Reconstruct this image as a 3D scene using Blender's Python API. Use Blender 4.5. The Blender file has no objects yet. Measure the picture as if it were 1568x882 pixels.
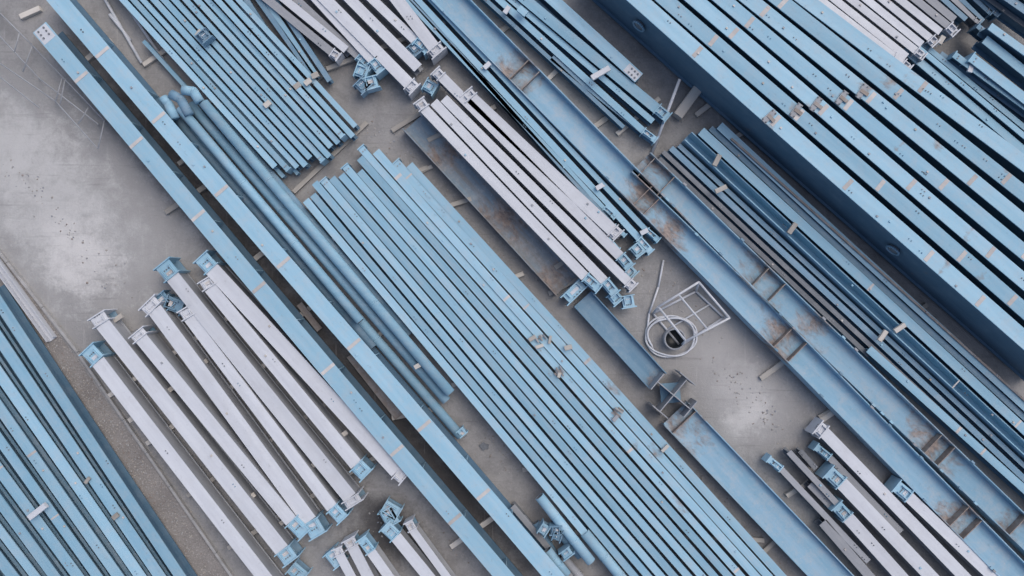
import bpy, bmesh, math, random
from mathutils import Vector, Matrix
random.seed(11)
R=random.uniform
H=22.0; S=50.0
def P(px,py,z=0.0):
    f=(H-z)/H/S
    return Vector(((px-784)*f,(441-py)*f,z))
scene=bpy.context.scene
# ---------------------------------------------------------------- materials
def newmat(name):
    m=bpy.data.materials.new(name); m.use_nodes=True
    nt=m.node_tree
    b=nt.nodes['Principled BSDF']
    return m,nt,b
def N(nt,t,**k):
    n=nt.nodes.new(t)
    for a,v in k.items(): setattr(n,a,v)
    return n
def noise(nt,vec,scale,detail=5,rough=.6,dist=0):
    n=N(nt,'ShaderNodeTexNoise'); n.inputs['Scale'].default_value=scale
    n.inputs['Detail'].default_value=min(detail,5); n.inputs['Roughness'].default_value=rough
    n.inputs['Distortion'].default_value=dist
    nt.links.new(vec,n.inputs['Vector']); return n.outputs['Fac']
def mrange(nt,val,a,b,c=0,d=1,smooth=False):
    n=N(nt,'ShaderNodeMapRange'); n.clamp=True
    if smooth: n.interpolation_type='SMOOTHSTEP'
    nt.links.new(val,n.inputs[0])
    for i,v in zip((1,2,3,4),(a,b,c,d)): n.inputs[i].default_value=v
    return n.outputs[0]
def mth(nt,op,a,b=None):
    n=N(nt,'ShaderNodeMath',operation=op)
    for i,v in enumerate((a,b)):
        if v is None: continue
        if isinstance(v,(int,float)): n.inputs[i].default_value=v
        else: nt.links.new(v,n.inputs[i])
    return n.outputs[0]
def mixc(nt,fac,a,b,mode='MIX'):
    n=N(nt,'ShaderNodeMix',data_type='RGBA',blend_type=mode)
    if isinstance(fac,(int,float)): n.inputs[0].default_value=fac
    else: nt.links.new(fac,n.inputs[0])
    for i,v in ((6,a),(7,b)):
        if isinstance(v,tuple): n.inputs[i].default_value=(*v,1)
        else: nt.links.new(v,n.inputs[i])
    return n.outputs[2]
def mapping(nt,vec,scale,rot=(0,0,0),loc=(0,0,0),typ='POINT'):
    n=N(nt,'ShaderNodeMapping',vector_type=typ)
    n.inputs['Scale'].default_value=scale; n.inputs['Rotation'].default_value=rot; n.inputs['Location'].default_value=loc
    nt.links.new(vec,n.inputs['Vector']); return n.outputs[0]
def paint(name,c1,c2,rust=0.0,dust=.35,dustcol=(.47,.48,.49),rough=.55,var=.10,rustcol=(.23,.165,.13)):
    m,nt,b=newmat(name)
    tc=N(nt,'ShaderNodeTexCoord').outputs['Object']
    oi=N(nt,'ShaderNodeObjectInfo')
    off=N(nt,'ShaderNodeVectorMath',operation='ADD')
    sc=N(nt,'ShaderNodeVectorMath',operation='SCALE')
    cmb=N(nt,'ShaderNodeCombineXYZ')
    for i in range(3): nt.links.new(oi.outputs['Random'],cmb.inputs[i])
    nt.links.new(cmb.outputs[0],sc.inputs[0]); sc.inputs['Scale'].default_value=73.0
    nt.links.new(tc,off.inputs[0]); nt.links.new(sc.outputs[0],off.inputs[1])
    v=off.outputs[0]
    streak=noise(nt,mapping(nt,v,(.35,4,4)),1.0,5,.65)
    col=mixc(nt,mrange(nt,streak,.34,.66),c1,c2)
    d=noise(nt,v,2.3,5,.75)
    d2=noise(nt,v,19,2,.7)
    dm=mth(nt,'MULTIPLY',mrange(nt,d,.46,.76),dust)
    col=mixc(nt,dm,col,dustcol)
    col=mixc(nt,mth(nt,'MULTIPLY',mrange(nt,d2,.64,.74),dust*.9),col,dustcol)
    g=noise(nt,mapping(nt,v,(1,1.6,1),loc=(9,3,1)),6,4,.7)
    col=mixc(nt,mth(nt,'MULTIPLY',mrange(nt,g,.60,.80),.35),col,(.13,.14,.15))
    at=N(nt,'ShaderNodeAttribute',attribute_name='rust').outputs['Fac']
    rn=noise(nt,mapping(nt,v,(.8,1.2,1)),1.7,5,.70,.4)
    rm=mrange(nt,mth(nt,'ADD',rn,mth(nt,'ADD',mth(nt,'MULTIPLY',at,.35),rust)),.72,.92)
    rc=mixc(nt,mrange(nt,d,.35,.65),rustcol,(.37,.29,.245))
    rc=mixc(nt,mrange(nt,g,.42,.66),rc,(.13,.10,.09))
    col=mixc(nt,mth(nt,'MULTIPLY',rm,.88),col,rc)
    tone=mrange(nt,oi.outputs['Random'],0,1,1-var,1+var)
    vm=N(nt,'ShaderNodeVectorMath',operation='SCALE'); nt.links.new(col,vm.inputs[0]); nt.links.new(tone,vm.inputs['Scale'])
    nt.links.new(vm.outputs[0],b.inputs['Base Color'])
    nt.links.new(mrange(nt,d,.3,.7,rough-.05,rough+.25),b.inputs['Roughness'])
    b.inputs['Specular IOR Level'].default_value=.35
    return m
BLUE=paint('blue_paint',(.215,.40,.525),(.275,.46,.58),dust=.35,rust=-.04)
BLUEL=paint('light_blue_paint',(.26,.455,.58),(.325,.515,.635),dust=.4,rust=-.05)
BLUEM=paint('mid_blue_paint_and_side_shade',(.13,.245,.345),(.18,.30,.40),dust=.35,rust=-.06)  # mid-blue parts, and painted-in shade on blue beam sides
NAVY=paint('navy_paint_and_side_shade',(.07,.137,.205),(.09,.168,.24),dust=.12,rust=-.15)  # dark plate girder faces; on other beams, side shade painted as navy
DARK=paint('dark_steel_and_side_shade',(.115,.13,.15),(.17,.185,.205),dust=.3,rust=-.04)
RBLUE=paint('rusty_blue_paint',(.205,.37,.49),(.275,.435,.555),rust=.005,dust=.6)
WHITE=paint('white_paint',(.53,.555,.60),(.61,.635,.675),dust=.32,dustcol=(.44,.44,.45),rust=-.10,var=.06,rustcol=(.36,.32,.30))
GREY=paint('grey_primer_and_side_shade',(.26,.275,.30),(.33,.345,.37),dust=.3,rust=-.06)  # grey parts, and painted-in shade on white column sides
RUST=paint('rusty_steel',(.215,.18,.16),(.30,.262,.235),rust=.03,dust=.6)
TIMBER=paint('sawn_timber',(.40,.375,.34),(.52,.495,.455),dust=.2,var=.3,rust=-.3,rough=.8)
TAPE=paint('pale_marking',(.46,.44,.43),(.56,.53,.51),dust=.3,var=.2,rust=-.1,rough=.8)
KERB=paint('concrete_kerb_mat',(.28,.278,.275),(.38,.375,.37),dust=.5,rust=-.3,rough=.9,var=.05)
CHAN=paint('worn_channel_paint',(.225,.22,.218),(.205,.30,.385),rust=.0,dust=.6)
DKW=paint('bucket_inside_dark',(.014,.018,.024),(.02,.025,.03),dust=.05,rust=-.3,rough=.35)  # near-black colour for the inner faces of the bucket
MATS=[BLUE,BLUEL,BLUEM,NAVY,DARK,RBLUE,WHITE,GREY,RUST,TIMBER,TAPE,KERB,CHAN,DKW]
iB,iL,iM,iN,iD,iRB,iW,iG,iR,iT,iTA,iK,iCH,iDW=range(14)
SIDE_SHADE={iB:iM,iL:iM,iM:iN,iW:iG,iG:iD}  # side faces get a darker material than tops: shade put into the colour
# ---------------------------------------------------------------- mesh helpers
class MB:
    def __init__(s):
        s.bm=bmesh.new(); s.lay=s.bm.verts.layers.float.new('rust')
    def v(s,x,y,z,r=0):
        q=s.bm.verts.new((x,y,z)); q[s.lay]=r; return q
    def box(s,x0,x1,y0,y1,z0,z1,mi,r=0,M=None):
        vs=[]
        for z in (z0,z1):
            for x,y in ((x0,y0),(x1,y0),(x1,y1),(x0,y1)):
                p=Vector((x,y,z)); p=M@p if M else p
                vs.append(s.v(*p,r))
        for f in ((3,2,1,0),(4,5,6,7),(0,1,5,4),(1,2,6,5),(2,3,7,6),(3,0,4,7)):
            s.bm.faces.new([vs[i] for i in f]).material_index=mi
    def prism(s,prof,xs,mi,rf=None,M=None,side=None,tops=(),wob=0):
        rings=[]
        ph=R(0,6)
        for x in xs:
            r=rf(x) if rf else 0
            ring=[]
            for y,z in prof:
                p=Vector((x,y+wob*math.sin(x*.35+ph),z)); p=M@p if M else p
                ring.append(s.v(*p,r))
            rings.append(ring)
        n=len(prof)
        for a,b in zip(rings,rings[1:]):
            for i in range(n):
                j=(i+1)%n
                s.bm.faces.new([a[i],b[i],b[j],a[j]]).material_index=mi if (side is None or i in tops) else side
        s.bm.faces.new(rings[0]).material_index=mi
        s.bm.faces.new(rings[-1][::-1]).material_index=mi
    def bar(s,p,q,r,mi,n=8,smooth=True,cap=True):
        p=Vector(p);q=Vector(q);d=(q-p)
        if d.length<1e-5:return
        rot=d.to_track_quat('Z','Y').to_matrix()
        A=[];B=[]
        for i in range(n):
            a=2*math.pi*i/n
            o=rot@Vector((math.cos(a)*r,math.sin(a)*r,0))
            A.append(s.v(*(p+o)));B.append(s.v(*(q+o)))
        for i in range(n):
            j=(i+1)%n
            f=s.bm.faces.new([A[i],A[j],B[j],B[i]]);f.material_index=mi;f.smooth=smooth
        if cap:
            s.bm.faces.new(A[::-1]).material_index=mi;s.bm.faces.new(B).material_index=mi
    def pipe(s,p,q,r,mi,n=20):
        p=Vector(p);q=Vector(q);d=(q-p);rot=d.to_track_quat('Z','Y').to_matrix();u=d.normalized()
        rings=[]
        for c,rr in ((p+u*.35,r*.86),(p,r*.86),(p,r),(q,r),(q,r*.86),(q-u*.35,r*.86)):
            rings.append([s.v(*(c+rot@Vector((math.cos(2*math.pi*i/n)*rr,math.sin(2*math.pi*i/n)*rr,0)))) for i in range(n)])
        for k,(a,b) in enumerate(zip(rings,rings[1:])):
            for i in range(n):
                j=(i+1)%n
                f=s.bm.faces.new([a[i],a[j],b[j],b[i]]);f.material_index=iD if k in(0,4) else mi;f.smooth=(k==2)
        s.bm.faces.new(rings[0][::-1]).material_index=iD;s.bm.faces.new(rings[-1]).material_index=iD
    def finish(s,name,loc=(0,0,0),yaw=0,recalc=True):
        if recalc: bmesh.ops.recalc_face_normals(s.bm,faces=s.bm.faces)
        me=bpy.data.meshes.new(name);s.bm.to_mesh(me);s.bm.free()
        for m in MATS: me.materials.append(m)
        o=bpy.data.objects.new(name,me);bpy.context.collection.objects.link(o)
        o.location=loc;o.rotation_euler=(0,0,yaw);return o
def prof_I(w,h,tf,tw):
    a=w/2;t=tw/2
    return [(-a,0),(a,0),(a,tf),(t,tf),(t,h-tf),(a,h-tf),(a,h),(-a,h),(-a,h-tf),(-t,h-tf),(-t,tf),(-a,tf)]
def prof_H(w,h,tf,tw):
    a=w/2;z0=h*.5-tw/2;z1=h*.5+tw/2
    return [(-a,0),(-a+tf,0),(-a+tf,z0),(a-tf,z0),(a-tf,0),(a,0),(a,h),(a-tf,h),(a-tf,z1),(-a+tf,z1),(-a+tf,h),(-a,h)]
def prof_U(w,h,t):
    a=w/2
    return [(-a,0),(a,0),(a,h),(a-t,h),(a-t,t),(-a+t,t),(-a+t,h),(-a,h)]
def prof_C(w,h,t):
    a=w/2
    return [(-a,0),(-a+t,0),(-a+t,h-t),(a-t,h-t),(a-t,0),(a,0),(a,h),(-a,h)]
def prof_B(w,h):
    a=w/2;c=min(w,h)*.08
    return [(-a+c,0),(a-c,0),(a,c),(a,h-c),(a-c,h),(-a+c,h),(-a,h-c),(-a,c)]
def bolts(b,pts,z,mi=iG,r=.022):
    for x,y in pts: b.bar((x,y,z),(x,y,z+.025),r,mi,6,False)
def shoe(b,x,sgn,w,h,mi=iL,ln=.42,yaw=0,wide=1.2):
    M=Matrix.Translation((x,0,0))@Matrix.Rotation(yaw,4,'Z')@Matrix.Scale(sgn,4,(1,0,0))
    B=lambda *a:b.box(*a,M=M)
    a=w/2*wide
    B(0,.03,-a,a,-.04,h+.05,mi)
    B(.031,ln,-a*.8,a*.8,h-.05,h-.02,mi)
    B(.031,ln,-.02,.02,.05,h-.051,mi)
    B(.031,ln,-a*.8,a*.8,.0,.03,iM)
    B(ln+.001,ln+.035,-a*1.05,a*1.05,-.03,h+.03,mi)
    for s_ in(-1,1):
        y0=s_*a*.5
        B(.031,ln*.75,y0-.012,y0+.012,h-.019,h+.06,mi)
    B(.10,.20,-a*.3,a*.35,h-.019,h-.005,random.choice((iW,iTA,mi)))
    for i in range(2):
        for j in(-1,0,1):
            p=M@Vector((.12+i*.16,j*a*.26,h-.02))
            b.bar(p,p+Vector((0,0,.03)),.02,iD if i else iW,6,False)
def beam(name,p0,p1,wpx,h,z0=.12,kind='I',mi=iB,tf=None,tw=.014,s0=None,s1=None,bands=0,stiff=(),rust=(),clips=0,side=None,holes=()):
    zt=z0+h
    a=P(*p0,zt);c=P(*p1,zt)
    L=(c-a).length;yaw=math.atan2(c.y-a.y,c.x-a.x)
    w=wpx/S*(H-zt)/H
    if tf is None: tf=max(.015,min(.035,h*.06))
    b=MB()
    pr={'I':lambda:prof_I(w,h,tf,tw),'H':lambda:prof_H(w,h,tf,tw),'U':lambda:prof_U(w,h,max(.02,tf)),'C':lambda:prof_C(w,h,tf),'B':lambda:prof_B(w,h)}[kind]()
    if side is None: side=SIDE_SHADE.get(mi)
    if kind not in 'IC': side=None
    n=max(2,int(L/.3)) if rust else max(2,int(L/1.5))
    xs=[L*i/(n-1) for i in range(n)]
    rp=[(r[0]*L,r[1]) if isinstance(r,tuple) else (r*L,1.0) for r in rust]
    rf=(lambda x:max(math.exp(-((x-q)/s)**2) for q,s in rp)) if rp else None
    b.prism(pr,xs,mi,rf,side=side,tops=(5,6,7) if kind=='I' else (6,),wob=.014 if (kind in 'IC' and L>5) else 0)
    for t in stiff:
        x=t*L
        if kind=='H':
            b.box(x-.012,x+.012,-w/2+tf+.001,w/2-tf-.001,h*.5+tw/2+.001,h-.02,iR if rust else mi,.8)
        elif kind=='I':
            for s_ in(-1,1):
                y0,y1=sorted((s_*(tw/2+.001),s_*(w/2-.006)))
                b.box(x-.01,x+.01,y0,y1,tf+.001,h-tf-.001,mi)
    for i in range(bands):
        x=R(.03,.97)*L;d=R(.02,.05)
        b.box(x-d,x+d,-w/2+.003,w/2-.003,h+.001,h+.005,iTA)
    for i in range(clips):
        x=R(.05,.95)*L;y=R(-.3,.3)*w
        t=random.random()
        if t<.4: b.box(x-.03,x+.03,y-.025,y+.025,h+.001,h+.03,random.choice((iTA,iT,iG,iL)))
        else: bolts(b,[(x+k*.09,y) for k in range(2)],h+.001,random.choice((iD,iM,iG)),.017)
    for t in holes:
        x=t*L;n2=20
        for k in range(n2):
            a0=2*math.pi*k/n2;a1=2*math.pi*(k+1)/n2;rr=.19
            b.bar((x+rr*math.cos(a0),-tw/2-.10,h*.55+rr*math.sin(a0)),(x+rr*math.cos(a1),-tw/2-.10,h*.55+rr*math.sin(a1)),.035,iM,6)
        b.bar((x,-tw/2-.001,h*.55),(x,-tw/2-.09,h*.55),.15,iD,16)
    for q,sg,x in((s0,-1,0),(s1,1,L)):
        if q=='shoe': shoe(b,x,sg,w,h,iL,R(.40,.54),R(-.14,.14),R(1.2,1.42))
        elif q=='wshoe': shoe(b,x,sg,w,h,iW,R(.2,.3),R(-.15,.15),R(1.25,1.5))
        elif q=='plate':
            x0,x1=sorted((x+sg*.001,x+sg*.035)); b.box(x0,x1,-w*.62,w*.62,-.02,h+.04,mi)
            bolts(b,[(x-sg*.12,w*.2),(x-sg*.12,-w*.2)],h)
        elif q=='label':
            x0,x1=sorted((x-sg*.02,x-sg*.5)); b.box(x0,x1,-w*.42,w*.42,h+.001,h+.006,iW)
            bolts(b,[(x-sg*(.1+.12*i),j*w*.2) for i in range(3) for j in(-1,1)],h+.007,iD,.03)
    return b.finish(name,a-Vector((0,0,h)),yaw)
def timber(p0,p1,wpx=6,z0=0,h=.11,mi=iT,name='timber_bearer'):
    zt=z0+h;a=P(*p0,zt);c=P(*p1,zt);L=(c-a).length;w=wpx/S
    b=MB();b.prism(prof_B(w,h),[0,L],mi)
    return b.finish(name,a-Vector((0,0,h)),math.atan2(c.y-a.y,c.x-a.x)+R(-.03,.03))
def block(px,py,z,l=.28,w=.1,ang=None,name='timber_block',mi=iT,h=.07):
    b=MB();b.prism(prof_B(w,h),[-l/2,l/2],mi)
    p=P(px,py,z);return b.finish(name,p,math.radians(ang if ang is not None else R(20,60)))
def at(p0,p1,y=None,x=None):
    if y is not None: return (p0[0]+(p1[0]-p0[0])*(y-p0[1])/(p1[1]-p0[1]),y)
    return (x,p0[1]+(p1[1]-p0[1])*(x-p0[0])/(p1[0]-p0[0]))
# ---------------------------------------------------------------- ground
gm,nt,bs=newmat('yard_concrete')
pos=N(nt,'ShaderNodeNewGeometry').outputs['Position']
n1=noise(nt,pos,.22,5,.62,.3);n2=noise(nt,pos,1.4,5,.72,.2);n3=noise(nt,pos,14,5,.75);n4=noise(nt,pos,60,2,.7)
col=mixc(nt,mrange(nt,n1,.35,.65),(.232,.230,.230),(.30,.298,.297))
col=mixc(nt,mth(nt,'MULTIPLY',mrange(nt,n2,.42,.72),.5),col,(.39,.385,.38))
col=mixc(nt,mth(nt,'MULTIPLY',mrange(nt,n2,.5,.3),.45),col,(.18,.177,.176))
col=mixc(nt,mth(nt,'MULTIPLY',mrange(nt,n3,.56,.75),.5),col,(.46,.45,.445))
col=mixc(nt,mth(nt,'MULTIPLY',mrange(nt,n3,.46,.3),.4),col,(.13,.128,.128))
col=mixc(nt,mth(nt,'MULTIPLY',mrange(nt,n4,.6,.75),.4),col,(.49,.48,.47))
def patch(col,px,py,rx,ry,rot,c,amt,nz=.9):
    p=P(px,py)
    m=mapping(nt,pos,(rx/S,ry/S,100),(0,0,math.radians(rot)),p,'TEXTURE')
    ln=N(nt,'ShaderNodeVectorMath',operation='LENGTH');nt.links.new(m,ln.inputs[0])
    d=mth(nt,'ADD',ln.outputs['Value'],mth(nt,'MULTIPLY',mth(nt,'SUBTRACT',n2,.5),nz*2.4))
    d=mth(nt,'ADD',d,mth(nt,'MULTIPLY',mth(nt,'SUBTRACT',n3,.5),nz))
    return mixc(nt,mth(nt,'MULTIPLY',mrange(nt,d,1.15,.1,0,1,True),amt),col,c)
col=patch(col,90,330,200,140,-55,(.49,.49,.485),.85)
col=patch(col,120,390,90,60,-60,(.62,.61,.60),.7)
col=patch(col,20,220,120,90,-40,(.50,.50,.495),.75)
col=patch(col,1140,600,90,60,-50,(.47,.465,.46),.7)
col=patch(col,1145,640,30,50,-50,(.60,.595,.585),.5)
col=patch(col,1080,520,80,60,0,(.38,.375,.37),.6)
col=patch(col,870,470,120,30,-45,(.33,.318,.305),.5)
col=patch(col,1000,70,60,30,-45,(.21,.192,.182),.6)
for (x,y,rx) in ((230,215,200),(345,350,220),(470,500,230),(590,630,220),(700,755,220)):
    col=patch(col,x,y,rx,44,-49,(.062,.058,.058),.9,.35)  # shadow between the two A girders, painted into the ground colour
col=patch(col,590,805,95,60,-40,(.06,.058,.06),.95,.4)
sc=noise(nt,mapping(nt,pos,(9,.5,1),(0,0,math.radians(25))),1,5,.6)
col=mixc(nt,mth(nt,'MULTIPLY',mrange(nt,sc,.62,.72),.22),col,(.5,.49,.48))
sc=noise(nt,mapping(nt,pos,(.4,8,1),(0,0,math.radians(50)),(5,2,0)),1,5,.6)
col=mixc(nt,mth(nt,'MULTIPLY',mrange(nt,sc,.6,.72),.3),col,(.12,.118,.118))
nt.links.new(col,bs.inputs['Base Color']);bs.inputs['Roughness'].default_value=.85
bp=N(nt,'ShaderNodeBump');bp.inputs['Strength'].default_value=.5;bp.inputs['Distance'].default_value=.03
nt.links.new(n3,bp.inputs['Height']);nt.links.new(bp.outputs[0],bs.inputs['Normal'])
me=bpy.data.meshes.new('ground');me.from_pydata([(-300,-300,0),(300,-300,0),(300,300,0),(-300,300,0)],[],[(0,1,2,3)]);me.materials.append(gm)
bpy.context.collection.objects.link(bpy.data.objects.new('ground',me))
g2,nt,bs=newmat('gravel_strip_mat')
pos=N(nt,'ShaderNodeNewGeometry').outputs['Position']
a1=noise(nt,pos,1.1,5,.7);a2=noise(nt,pos,22,5,.8)
c=mixc(nt,mrange(nt,a1,.35,.65),(.195,.182,.175),(.27,.255,.245));c=mixc(nt,mrange(nt,a2,.55,.68),c,(.46,.44,.42));c=mixc(nt,mrange(nt,a2,.44,.34),c,(.12,.112,.108))
nt.links.new(c,bs.inputs['Base Color']);bs.inputs['Roughness'].default_value=.9
def sheet(name,pts,z,mat):
    me=bpy.data.meshes.new(name);me.from_pydata([P(x,y,z) for x,y in pts],[],[tuple(range(len(pts)))]);me.materials.append(mat)
    o=bpy.data.objects.new(name,me);bpy.context.collection.objects.link(o);return o
sheet('gravel_path',[(-60,310),(-60,395),(330,960),(410,960),(12,402)][::-1],.004,g2)
def strip(name,pts,wpx,h,mi,z0=0):
    b=MB()
    for q0,q1 in zip(pts,pts[1:]):
        a=P(*q0,z0+h);c=P(*q1,z0+h);L=(c-a).length;yaw=math.atan2(c.y-a.y,c.x-a.x)
        n=max(1,int(L/1.2))
        M=Matrix.Translation(a-Vector((0,0,h)))@Matrix.Rotation(yaw,4,'Z')
        for i in range(n): b.prism(prof_B(wpx/S,h),[L*i/n+.008,L*(i+1)/n-.008],mi,M=M)
    return b.finish(name)
strip('kerb',[(-60,312),(10,402),(118,540),(400,950)],4,.12,iK)
strip('kerb',[(-60,380),(330,945)],4,.12,iK)
beam('concrete_lintel',(-12,398),(76,520),13,.2,.02,'U',iW)
# ---------------------------------------------------------------- A : pair of long girders
A1=((60,42),(830,953));A2=((72,-18),(915,960))
beam('steel_girder',A1[0],A1[1],26,.8,.14,'I',iL,tf=.03,s0='label',stiff=[i/12 for i in range(1,12)],clips=10,side=iN)
beam('steel_girder',A2[0],A2[1],27,.8,.14,'I',iL,tf=.03,stiff=[i/12 for i in range(1,12)],clips=12,side=iN)
for y in (118,218,330,440,565,690,795):
    p=at(*A1,y=y);q=at(*A2,y=y-38)
    for pp in(p,q):
        b=MB();b.box(-.05,.05,-.24,.24,0,.006,iTA);b.finish('splice_strip',P(*pp,.945),math.radians(-49.5))
for (x0,y0,x1,y1) in ((253,325,345,262),(448,492,510,445),(690,838,760,788),(600,640,668,628),(110,108,170,62),(60,12,30,25),(385,400,440,355)):
    timber((x0,y0),(x1,y1),8,0,.13)
block(575,590,.1,2.4,.3,-52,'timber_plank',iR,.1)
block(475,485,.1,1.0,.2,-52,'timber_plank',iR,.1)
# ---------------------------------------------------------------- B : bottom-left blue stack
for i in range(11):
    x=274-31*i+R(-2,2)
    p0=(-18-31*i,440+i*9);p1=(x+52,957)
    beam('steel_beam',p0,p1,R(13,17),.42 if i%3 else .5,.14,'I',random.choice((iB,iB,iL)),bands=1,clips=4,side=iN)
    beam('steel_beam',(p0[0]-15,p0[1]+6),(p1[0]-15,p1[1]),R(4,7),.2,.14,'I',iM)
for k in range(5):
    y=520+k*95;x=40+k*64
    timber((x-230,y+90),(x+8,y-4),7,0,.13)
block(60,782,.68,.62,.17,38,'timber_block',iW,.12);block(178,790,.6,.2,.14);block(135,735,.6,.2,.1)
# ---------------------------------------------------------------- D : white columns
D=[((150,553),(420,905),22,'shoe','shoe'),((156,496),(432,842),23,'wshoe','shoe'),((216,518),(446,798),20,'wshoe','shoe'),
   ((236,474),(474,798),23,'wshoe','shoe'),((290,486),(508,778),18,'wshoe','shoe'),((264,424),(536,762),22,'shoe','wshoe'),
   ((322,440),(545,712),20,'wshoe','shoe'),((324,412),(608,722),23,'shoe','wshoe')]
for k,(p0,p1,w,a,b_) in enumerate(D):
    beam('steel_column',p0,p1,w,.60+(k%3)*.03,.16,'I',iW,tf=.025,tw=.36,s0=a,s1=b_,clips=2)
for t in (.12,.35,.6,.85):
    a=(150+t*250,560+t*320);c=(330+t*285,420+t*310)
    timber((a[0]-14,a[1]+8),(c[0]+18,c[1]+2),7,0,.15)
for x,y in((182,487),(205,640),(232,592),(265,594),(312,556),(425,560),(490,556),(526,665),(476,715),(436,797),(385,760)):
    block(x,y,.45,.3,.14,35)
for x,y,a in((250,452,-50),(590,770,-30),(508,838,-50),(450,862,-40),(262,462,-20),(592,775,-60)):
    b=MB();shoe(b,0,1,.42,.34,iL if y>500 else iM,.5,0,1.2);b.finish('steel_bracket',P(x,y,.2),math.radians(a))
for p0,p1,w,s in (((540,838),(585,925),17,'wshoe'),((568,845),(625,925),15,'shoe'),((606,822),(690,925),18,'shoe'),((520,850),(560,925),14,'wshoe'),((632,812),(700,905),12,'wshoe')):
    beam('steel_column',p0,p1,w,.45,.16,'I',iW,s0=s)
# ---------------------------------------------------------------- E : pipes
def pipeo(pts,d,z,mi=iB,name='steel_pipe'):
    b=MB();r=d/S/2
    P3=[P(x,y,z+r) for x,y in pts]
    if len(P3)==2: b.pipe(P3[0],P3[1],r,mi)
    else:
        for a,c in zip(P3,P3[1:]): b.bar(a,c,r,mi,18)
        for q in P3[1:-1]:
            bmesh.ops.create_uvsphere(b.bm,u_segments=14,v_segments=8,radius=r*1.002,matrix=Matrix.Translation(q))
        for f in b.bm.faces:
            f.smooth=True
            if f.material_index==0: f.material_index=mi
    u=(P3[-1]-P3[-2]).normalized()
    if len(P3)==2:
        for t in (.31,.64): 
            q=P3[0].lerp(P3[-1],t+R(-.05,.05)); b.bar(q-u*.03,q+u*.03,r*1.04,mi,18)
    return b.finish(name)
pipeo([(312,158),(690,602)],15,.55)
pipeo([(292,160),(684,614)],14,.25)
pipeo([(276,166),(552,492)],14,.5)
pipeo([(296,196),(706,668)],14,.12)
pipeo([(330,170),(628,512)],13,.2,iM)
pipeo([(262,172),(572,532)],13,.16,iM)
pipeo([(268,182),(258,160),(250,150)],14,.6,iB,'pipe_elbow')
pipeo([(290,176),(277,152),(262,144)],14,.62,iM,'pipe_elbow')
pipeo([(306,156),(296,140),(280,138)],14,.7,iB,'pipe_elbow')
b=MB();shoe(b,0,1,.26,.26,iL,.2,0,1.1);b.finish('steel_bracket',P(704,655,.15),math.radians(-50))
timber((545,545),(690,420),7,0,.11);timber((350,195),(272,250),7,0,.11);timber((480,350),(520,330),7,.0,.11)
# ---------------------------------------------------------------- F : upper-left purlins
for i in range(12):
    t=i/11
    p0=(188+i*16.2-60,-65)
    ye=264-t*66+R(-12,14)
    xe=188+i*16.2+ye*.915
    beam('steel_purlin',p0,(xe,ye),R(7.8,9.4),.38+R(0,.08),.18+(i%3==0)*.08,'I',random.choice((iB,iL,iB,iB)),clips=3,s1='plate' if i%4==1 else None,side=iN)
for i in range(7):
    y=236+R(-6,40)-i*6;x=300+i*26+ (y-150)*.9
    beam('steel_purlin',(x-160-i*1,y-176),(x+4,y+5),6,.2,.12,'I',random.choice((iM,iB)))
for (x0,y0,x1,y1) in ((225,95,345,15),(300,170,420,80),(378,235,492,115),(455,290,560,190)):
    timber((x0-6,y0+4),(x1+4,y1),7,0,.12)
for x,y in((410,160),(456,132),(472,126),(483,116),(306,52),(318,60)): block(x,y,.66,.22,.16,R(20,60))
b=MB();shoe(b,0,1,.3,.2,iM,.3,0,1.2);b.finish('steel_bracket',P(312,52,.7),math.radians(-50))
for p0,p1 in (((150,-20),(217,97)),((178,-15),(256,100)),((168,22),(200,62))):
    b=MB();b.bar(P(*p0,.12),P(*p1,.05),.05,iW,8);b.finish('steel_rod')
for k in range(5):
    beam('steel_purlin',(318+k*14,-70),(446+k*14+R(-4,8),70+R(-10,10)-k*4+60),8,.3,.15,'I',random.choice((iM,iB)),clips=1)
# ---------------------------------------------------------------- G : central bundle
ys=[306,298,280,276,272,268,255,262,242,226,232,248,252]
for j in range(13):
    xa=472+j*17.3;xb=950+j*20.6
    f=lambda y:(xa+(xb-xa)*(y-310)/572.,y)
    w=11.2 if j<10 else 12.8
    q0=f(ys[j]);q1=f(960)
    beam('steel_beam',q0,q1,w+R(-.6,.5),.48,.15+(.04 if j%4==2 else 0),'I',(iL if j%3==0 or j>9 else iB),tf=.02,clips=3+5*(j>8),bands=0 if j<9 else 2,s0='plate' if j in(3,6,9,11) else None,side=iN,rust=[(R(.3,.9),.5)] if j>8 else ())
for (x0,y0,x1,y1) in ((462,332,655,255),(505,372,720,300),(610,500,800,415),(692,590,880,528),(752,650,938,600),(800,720,1022,682),(880,815,1170,835)):
    timber((x0,y0),(x1,y1),7,0,.13)
for x,y in ((842,520),(815,518),(856,574),(870,532),(942,640),(1018,686),(826,530),(640,560)):
    block(x,y,.68,R(.15,.3),R(.08,.14),R(0,90),'timber_block',random.choice((iT,iG,iT)))
for x,y in ((822,520),(850,572),(940,634)):
    b=MB()
    for q in range(5): b.box(R(-.15,0),R(.02,.2),-.02+q*.06,.02+q*.06,0,R(.04,.1),random.choice((iG,iR,iTA,iD)))
    b.finish('steel_clamp',P(x,y,.66),math.radians(R(-60,0)))
block(512,366,.3,.3,.12,40,'timber_block',iW)
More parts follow.
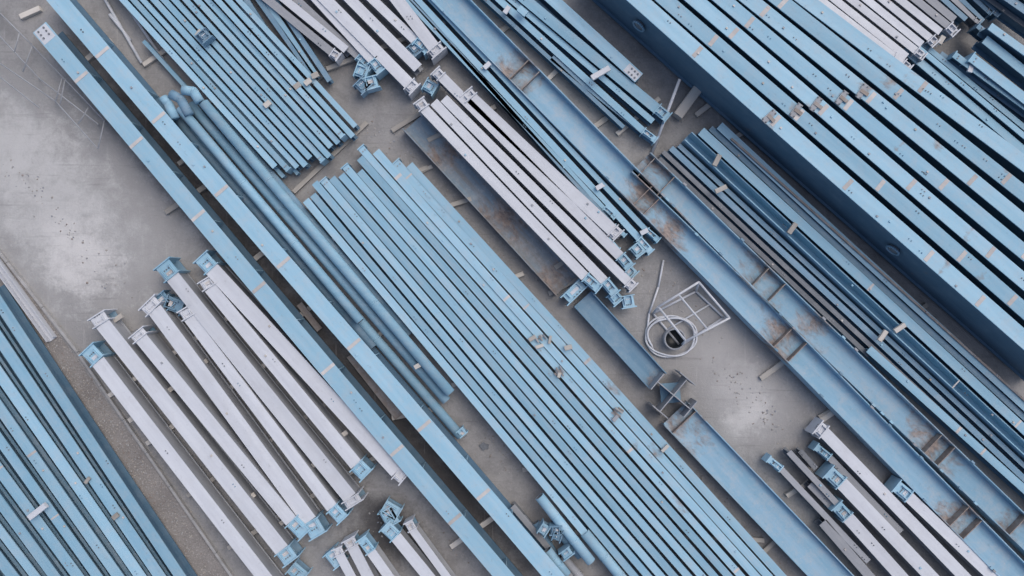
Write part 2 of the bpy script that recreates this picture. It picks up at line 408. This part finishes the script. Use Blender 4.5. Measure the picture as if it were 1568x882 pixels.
# ---------------------------------------------------------------- H : top white columns
for p0,p1,w,h,m,s in (((350,-50),(508,80),12,.4,iG,'wshoe'),((376,-50),(530,76),12,.45,iW,None),((402,-50),(548,86),11,.35,iG,'shoe'),((440,-50),(570,92),14,.45,iW,'shoe'),
    ((460,-40),(626,128),18,.5,iW,'wshoe'),((498,-40),(640,104),16,.46,iW,None),((530,-40),(636,62),14,.42,iW,'shoe'),((570,-50),(664,72),19,.5,iW,'wshoe')):
    beam('steel_column',p0,p1,w,h,.16,'I',m,s1=s,clips=2)
for x,y,a in((552,128,-45),(568,122,-75),(548,110,-20),(632,72,-50)):
    b=MB();shoe(b,0,1,.4,.3,random.choice((iL,iM)),.35,0,1.2);b.finish('steel_bracket',P(x,y,.25),math.radians(a))
timber((500,105),(680,30),7,0,.15)
# ---------------------------------------------------------------- J : open channel + continuing beams
beam('steel_channel',(632,182),(868,438),44,.4,.1,'U',iCH,tf=.02,rust=((.2,.8),(.6,1.4),(.95,.8)))
timber((600,200),(660,165),7,0,.1);timber((628,270),(662,255),6,0,.1);timber((840,450),(890,425),8,0,.1)
b=MB();shoe(b,0,1,.75,.45,iL,.3,0,1.15);b.finish('steel_bracket',P(872,440,.2),math.radians(-46))
beam('steel_beam',(893,458),(1008,584),36,.42,.1,'H',iM,tf=.03,rust=((1.,.5),))
beam('steel_beam',(1036,634),(1345,958),52,.45,.1,'H',iRB,tf=.03,rust=((0,1.8),),stiff=(.04,))
b=MB()
for a in(0,90):
    M=Matrix.Rotation(math.radians(a),4,'Z')
    b.box(-.62,.62,-.015+.002*(a>0),.015,0,.70-.01*(a>0),iG,.1,M=M)
    for s_ in(-1,1): b.box(s_*.62,s_*.62+s_*.03,-.3,.3,0,.74,iG,.2,M=M)
b.box(-.3,.3,-.3,.3,.2,.22,iM,.2,M=Matrix.Rotation(.785,4,'Z'))
b.finish('cruciform_column_stub',P(1024,600,.1),math.radians(-40))
# ---------------------------------------------------------------- I : centre white columns
I=[((650,166),(896,424),15,'wshoe','shoe'),((664,156),(926,430),14,None,'shoe'),((680,150),(962,432),14,None,'wshoe'),((676,118),(950,392),15,'wshoe','shoe'),((722,150),(938,352),19,'wshoe','wshoe'),((712,152),(930,366),10,None,'shoe')]
for k,(p0,p1,w,a,c) in enumerate(I): beam('steel_column',p0,p1,w,.5 if k!=5 else .4,.4,'I',iW,tf=.025,s0=a,s1=c,clips=2,bands=0)
for x,y,a in((934,448,-50),(958,452,-80),(955,410,-45),(968,376,-50),(652,132,-30)):
    b=MB();shoe(b,0,1,.36,.3,iL,.35,0,1.2);b.finish('steel_bracket',P(x,y,.3),math.radians(a))
timber((655,215),(760,165),7,.0,.16);timber((850,410),(960,340),7,.0,.16)
# ---------------------------------------------------------------- M : slim beams between
for p0,p1,w,m in (((566,-60),(925,318),8,iB),((584,-60),(978,365),10,iB),((603,-60),(990,352),8,iB),((575,-60),(940,345),6,iM)):
    beam('steel_beam',p0,p1,w,.4,.14,'I',m,s1='shoe',clips=3,side=iN)
for x,y in((746,101),(776,16),(986,355),(918,286)): block(x,y,.6,.24,.14,R(20,60),'timber_block',iW)
# ---------------------------------------------------------------- L : wide rusted H sections
La=((632,-60),(1636,960));Lb=((982,248),(1715,955))
def tt(l,x): return (x-l[0][0])/(l[1][0]-l[0][0])
sa=[tt(La,x) for x in(795,812,985,1000,1200,1222,1470,1490)]
beam('steel_beam',*La,44,.55,.12,'H',iRB,tf=.03,stiff=sa,rust=[(t,.9) for t in sa[::2]]+[(tt(La,1030),1.0)])
sb=[tt(Lb,x) for x in(990,1020,1165,1190,1430,1450,1560)]
beam('steel_beam',*Lb,42,.55,.12,'H',iRB,tf=.03,stiff=sb,rust=[(sb[0],1.2),(sb[2],1.1),(tt(Lb,1245),.8),(sb[4],1.5),(sb[6],.6)])
for (x0,y0,x1,y1) in ((730,75,800,20),(868,225,930,180),(960,320,1030,255),(1165,580,1215,545),(1255,640,1300,612),(1120,400,1165,345)):
    timber((x0,y0),(x1,y1),8,0,.11)
for l in (La,Lb):
    for k in range(16):
        t=R(.05,.95);s_=random.choice((-1,1));x=l[0][0]+(l[1][0]-l[0][0])*t;y=l[0][1]+(l[1][1]-l[0][1])*t
        block(x+s_*15,y-s_*15,.672,.12,.06,-44,'steel_lug',random.choice((iL,iM,iG)),.05)
# ---------------------------------------------------------------- N : upper middle beams
for p0,p1,w,h,m,s in (((700,-60),(985,200),10,.35,iB,'shoe'),((724,-50),(1000,186),9,.4,iB,None),((740,-55),(1006,166),16,.5,iB,'shoe'),((782,-60),(978,120),18,.6,iL,'label'),
    ((845,88),(990,206),9,.3,iM,None),((690,-50),(955,195),6,.3,iM,None),((768,-50),(920,95),6,.3,iM,None)):
    beam('steel_beam',p0,p1,w,h,.14,'I',m,s1=s,clips=3,side=iN)
block(919,113,.8,.6,.16,30,'timber_block',iW,.12);block(800,18,.7,.3,.2,-40,'steel_bracket',iL)
timber((830,130),(900,60),7,0,.11);timber((945,205),(1010,150),7,0,.11)
# ---------------------------------------------------------------- O : deep plate girders
zo=.2;ho=1.75
for k in range(7):
    x0=978+43*k;y1=520-45*k
    f=(1568-x0)/y1
    p0=(x0-70*f,-70);p1=(1568+70*f,y1+70)
    Lp=math.hypot(p1[0]-p0[0],p1[1]-p0[1]);off=math.hypot(70*f,70)
    beam('plate_girder',p0,p1,25 if k==0 else 22.3,ho,zo,'I',iB if k%2 else iL,tf=.04,tw=.30 if k==0 else .03,clips=12,holes=(.128,.668) if k==0 else (),side=iN,
        rust=[((off+270-12*k)/Lp,.35),((off+R(330,640))/Lp,.22)])
    d=Vector((p1[0]-p0[0],p1[1]-p0[1])).normalized()
    def mark(s,ln=.06,m=iTA):
        x=x0+d.x*s;y=d.y*s
        b=MB();b.box(-ln,ln,-.18,.18,0,.005,m);b.finish('splice_strip',P(x,y,zo+ho+.002),math.radians(-41.3)+R(-.05,.05))
    for s in (120-22*k,278-10*k,430+2*k,590+4*k,700+6*k):
        if s>0: mark(s+R(-5,5))
    x=x0+d.x*(270-12*k)
    if k<5:
        b=MB();b.box(-.08,.08,-.22,.22,0,.03,iG,.3);b.box(-.05,.2,-.05,.05,.031,.05,iR,.1);bolts(b,[(-.06,.18),(.06,.18),(-.06,-.18),(.06,-.18)],.031,iD)
        b.finish('splice_plate',P(x+R(-4,4),d.y*(270-12*k),zo+ho+.01),math.radians(-41+R(-8,8)))
timber((1085,114),(1040,178),15,.0,.35);timber((1066,176),(1088,160),8,0,.12)
for (x0,y0,x1,y1) in ((1020,110,1100,60),(1170,250,1230,190),(1320,380,1380,330)): timber((x0+15,y0-5),(x1,y1),8,0,.18)
b=MB();b.bar(P(1041,121,.9),P(998,236,.06),.045,iW,8);b.finish('steel_rod')
# ---------------------------------------------------------------- P : upper right white columns
for k in range(9):
    x=1222+k*25
    p1=(1368+k*11.5+R(-4,4),106-k*9.5)
    beam('steel_column',(x-70,-62),p1,11.5,.4,.9,'I',iW if k<7 else iG,s1='wshoe' if k%2 else None,clips=2)
for k in range(9): beam('steel_beam',(1345+k*17,-60),(1450+k*14+R(-6,6),42-k*3+R(-8,8)),8,.35,.3,'I',random.choice((iG,iD,iG,iM)),s1=random.choice(('plate',None)))
# ---------------------------------------------------------------- Q : upper right blue
for p0,p1,w,h,z,m,kd in (((1386,76),(1620,275),12,.5,.6,iB,'I'),((1398,66),(1620,250),8,.5,.7,iB,'I'),((1412,66),(1620,236),8,.4,.7,iB,'I'),((1376,112),(1620,300),7,.4,.3,iM,'I'),
    ((1440,82),(1620,212),9,.5,.5,iM,'I'),((1462,84),(1620,200),10,.5,.8,iB,'I'),((1488,88),(1620,190),15,.5,.9,iB,'C'),((1508,60),(1620,150),14,.5,.7,iB,'I'),((1516,40),(1620,115),12,.5,.9,iL,'I'),
    ((1498,40),(1620,140),8,.4,.4,iM,'I'),((1505,-30),(1620,50),12,.4,.7,iM,'I'),((1535,-30),(1620,24),14,.4,.8,iB,'I'),((1475,-30),(1620,75),7,.4,.4,iD,'I'),((1372,96),(1620,290),7,.4,.5,iB,'I')):
    beam('steel_beam',p0,p1,w,h,z,kd,m,clips=3,s0=random.choice((None,'plate')),side=iN)
for x,y in((1410,132),(1485,105),(1440,62),(1372,88)): block(x,y,1.25,.25,.14,R(0,90),'timber_block',random.choice((iW,iT)))
# ---------------------------------------------------------------- R : right-hand mid stack
Rr=[((1102,192),(1640,688),13,.55,.14,iL,'I'),((1088,196),(1640,706),9,.45,.14,iM,'I'),((1074,200),(1640,724),14,.6,.14,iB,'I'),((1054,208),(1640,752),17,.5,.14,iB,'U'),
    ((1028,226),(1640,800),9,.35,.14,iM,'I'),((1016,232),(1640,818),7,.35,.14,iD,'I'),((1040,222),(1640,780),7,.3,.14,iM,'I'),((1120,212),(1640,676),3,.62,.14,iR,'B'),((1330,535),(1640,812),12,.5,.14,iB,'I'),
    ((1010,242),(1330,545),7,.3,.14,iD,'I')]
for p0,p1,w,h,z,m,kd in Rr: beam('steel_beam',p0,p1,w,h,z,kd,m,clips=4,bands=2 if m==iB else 0,side=iN)
for x,y in((1097,246),(1103,290),(1350,514),(1376,502),(1212,350)): block(x,y,.75,.36,.14,R(20,70),'timber_block',iT,.1)
for (x0,y0,x1,y1) in ((1040,260,1140,200),(1180,395,1260,330),(1330,530,1420,465),(1465,660,1530,590)): timber((x0,y0),(x1,y1),7,0,.13)
# ---------------------------------------------------------------- S : lower right white columns
for p0,p1,w,h,m,s in (((1262,662),(1540,950),18,.5,iW,'wshoe'),((1392,760),(1590,950),17,.48,iW,'shoe'),((1288,740),(1490,950),20,.5,iW,'shoe'),((1298,792),(1440,950),19,.5,iW,'shoe'),
    ((1196,718),(1330,860),9,.35,iG,'shoe'),((1208,692),(1290,780),9,.45,iG,None),((1225,690),(1250,718),8,.3,iD,None),((1260,800),(1390,950),14,.35,iG,None),((1270,700),(1380,815),10,.35,iG,'shoe'),((1240,742),(1275,778),10,.3,iG,None)):
    beam('steel_column',p0,p1,w,h,.16,'I',m,s0=s,clips=2)
timber((1235,660),(1280,630),8,0,.12);timber((1165,850),(1195,822),7,0,.12);timber((1205,760),(1300,700),7,0,.14)
# ---------------------------------------------------------------- U : bottom centre pipes cluster
for pts,d,z,m in (([(826,760),(905,860)],15,.5,iL),([(895,815),(985,925)],16,.4,iL),([(845,800),(890,850)],17,.2,iM),([(870,790),(920,840)],10,.3,iM),([(800,790),(880,890)],9,.1,iG),([(820,800),(850,850)],12,.15,iM),([(860,850),(935,940)],13,.2,iG),([(838,842),(868,880)],14,.5,iB)):
    pipeo(pts,d,z,m)
beam('steel_beam',(785,775),(930,945),9,.3,.1,'I',iG)
for x,y in((826,802),(850,800),(862,836),(846,812)):
    b=MB();shoe(b,0,1,.3,.3,random.choice((iM,iB)),.25,0,1.3);b.finish('steel_bracket',P(x,y,.5),math.radians(R(-90,20)))
# ---------------------------------------------------------------- T : frame, hose coil, bucket
c4=[(1008,470),(1070,432),(1117,487),(1050,522)]
top=[P(x,y,.75) for x,y in c4]
bot=[P(x,y,.06) for x,y in((1000,480),(1066,446),(1108,486),(1042,530))]
b=MB()
for q in(top,bot):
    for i in range(4): b.bar(q[i],q[(i+1)%4],.035,iW,8)
for i in range(4): b.bar(top[i],bot[i],.035,iW,8)
b.bar(top[0].lerp(top[1],.5),top[3].lerp(top[2],.5),.03,iW,8)
b.bar(bot[0].lerp(bot[3],.5),bot[1].lerp(bot[2],.5),.03,iW,8)
b.finish('white_tube_frame')
b=MB();prev=None
c=P(1026,515)
for k in range(0,150):
    a=k/150*math.pi*2*2.6;r=.80-.09*(k/150)+.03*math.sin(k*.37)
    q=Vector((c.x+math.cos(a)*r,c.y+math.sin(a)*r*.8,.05+.05*(k/150)*2.6))
    if prev: b.bar(prev,q,.03,iW,6,True,False)
    prev=q
pts=[(1016,398),(1008,440),(994,480),(990,512),(1000,535)]
for p,q in zip(pts,pts[1:]): b.bar(P(*p,.08),P(*q,.08),.032,iW,6)
b.finish('hose_coil')
b=MB();cc=P(1029,518);n=24
prof=[(.30,0),(.33,.40),(.28,.40),(.26,.05),(.0001,.05)]
rings=[[b.v(cc.x+r*math.cos(2*math.pi*i/n),cc.y+r*math.sin(2*math.pi*i/n),z) for i in range(n)] for r,z in prof]
for k,(a,d) in enumerate(zip(rings,rings[1:])):
    for i in range(n):
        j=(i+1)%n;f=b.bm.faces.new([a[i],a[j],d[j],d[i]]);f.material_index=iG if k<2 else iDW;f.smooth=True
b.finish('metal_bucket')
# ---------------------------------------------------------------- W : thin rack top-left
b=MB()
ln=[((-10,45),(60,120)),((60,120),(150,190)),((0,20),(50,70)),((50,70),(160,185)),((-10,90),(85,155)),((85,155),(95,120)),((50,70),(35,110)),((100,120),(92,160)),((135,165),(120,190)),((160,185),(150,228)),((0,20),(-10,45)),((85,155),(150,228)),((30,50),(22,80)),((-10,110),(60,165))]
for p,q in ln: b.bar(P(*p,.5),P(*q,.5),.02,iG,6)
for p in((60,120),(150,190),(50,70),(160,185),(85,155),(0,20)): b.bar(P(*p,.5),P(p[0],p[1],0),.02,iG,6)
b.finish('steel_rack')
# ---------------------------------------------------------------- debris
def scatter(name,areas,mi,smin,smax):
    b=MB()
    for (x0,y0,x1,y1,n) in areas:
        for i in range(n):
            t=random.random();x=x0+(x1-x0)*t+random.gauss(0,12);y=y0+(y1-y0)*t+random.gauss(0,12)
            s=R(smin,smax);p=P(x,y,0)
            M=Matrix.Translation(p+Vector((0,0,s*.2)))@Matrix.Rotation(R(0,6),4,'Z')@Matrix.Diagonal((s,s*R(.4,1),s*.5,1))
            r=bmesh.ops.create_icosphere(b.bm,subdivisions=1,radius=1,matrix=M)
            mm=random.choice(mi)
            for v in r['verts']:
                for f in v.link_faces: f.material_index=mm
    b.finish(name,recalc=False)
scatter('gravel',[(40,470,360,940,900),(120,560,280,800,300)],(iK,iT,iK,iR),.012,.035)
scatter('rubble',[(0,230,200,460,90),(480,300,480,300,25),(560,190,620,240,50),(740,660,800,720,60),(1100,560,1200,660,90),(1040,690,1220,870,150),(660,280,860,470,60),(1000,60,1040,130,50),(985,400,1100,520,60),(560,800,760,850,80),(1060,180,1568,640,120)],(iK,iT,iR,iG),.012,.04)
b=MB()
for i in range(7): b.box(R(-.15,0),R(0,.15),R(-.12,0),R(0,.12),.01*i,.01*i+.008,random.choice((iW,iTA,iD)),M=Matrix.Rotation(R(0,3),4,'Z'))
b.finish('paper_scrap',P(742,681,.01))
# ---------------------------------------------------------------- light + camera
w=bpy.data.worlds.new('World');scene.world=w;w.use_nodes=True
nt=w.node_tree;bg=nt.nodes['Background'];sky=nt.nodes.new('ShaderNodeTexSky');sky.sky_type='NISHITA';sky.sun_disc=False
sky.sun_elevation=math.radians(58);sky.sun_rotation=math.radians(45);sky.dust_density=4.0;sky.air_density=.9
nt.links.new(sky.outputs[0],bg.inputs['Color']);bg.inputs['Strength'].default_value=.15
ld=bpy.data.lights.new('sun','SUN');ld.energy=.95;ld.angle=math.radians(60);ld.color=(1,.97,.93)
lo=bpy.data.objects.new('sun',ld);bpy.context.collection.objects.link(lo)
el=math.radians(58);dirv=Vector((math.sin(math.radians(45))*math.cos(el),math.cos(math.radians(45))*math.cos(el),math.sin(el)))
lo.rotation_euler=dirv.to_track_quat('Z','Y').to_euler()
cd=bpy.data.cameras.new('camera');co=bpy.data.objects.new('camera',cd);bpy.context.collection.objects.link(co)
co.location=(0,0,H);co.rotation_euler=(0,0,0);cd.sensor_width=36;cd.lens=36*H/(1568/S);cd.clip_end=1000
scene.camera=co
scene.view_settings.view_transform='Standard';scene.view_settings.look='None';scene.view_settings.exposure=0
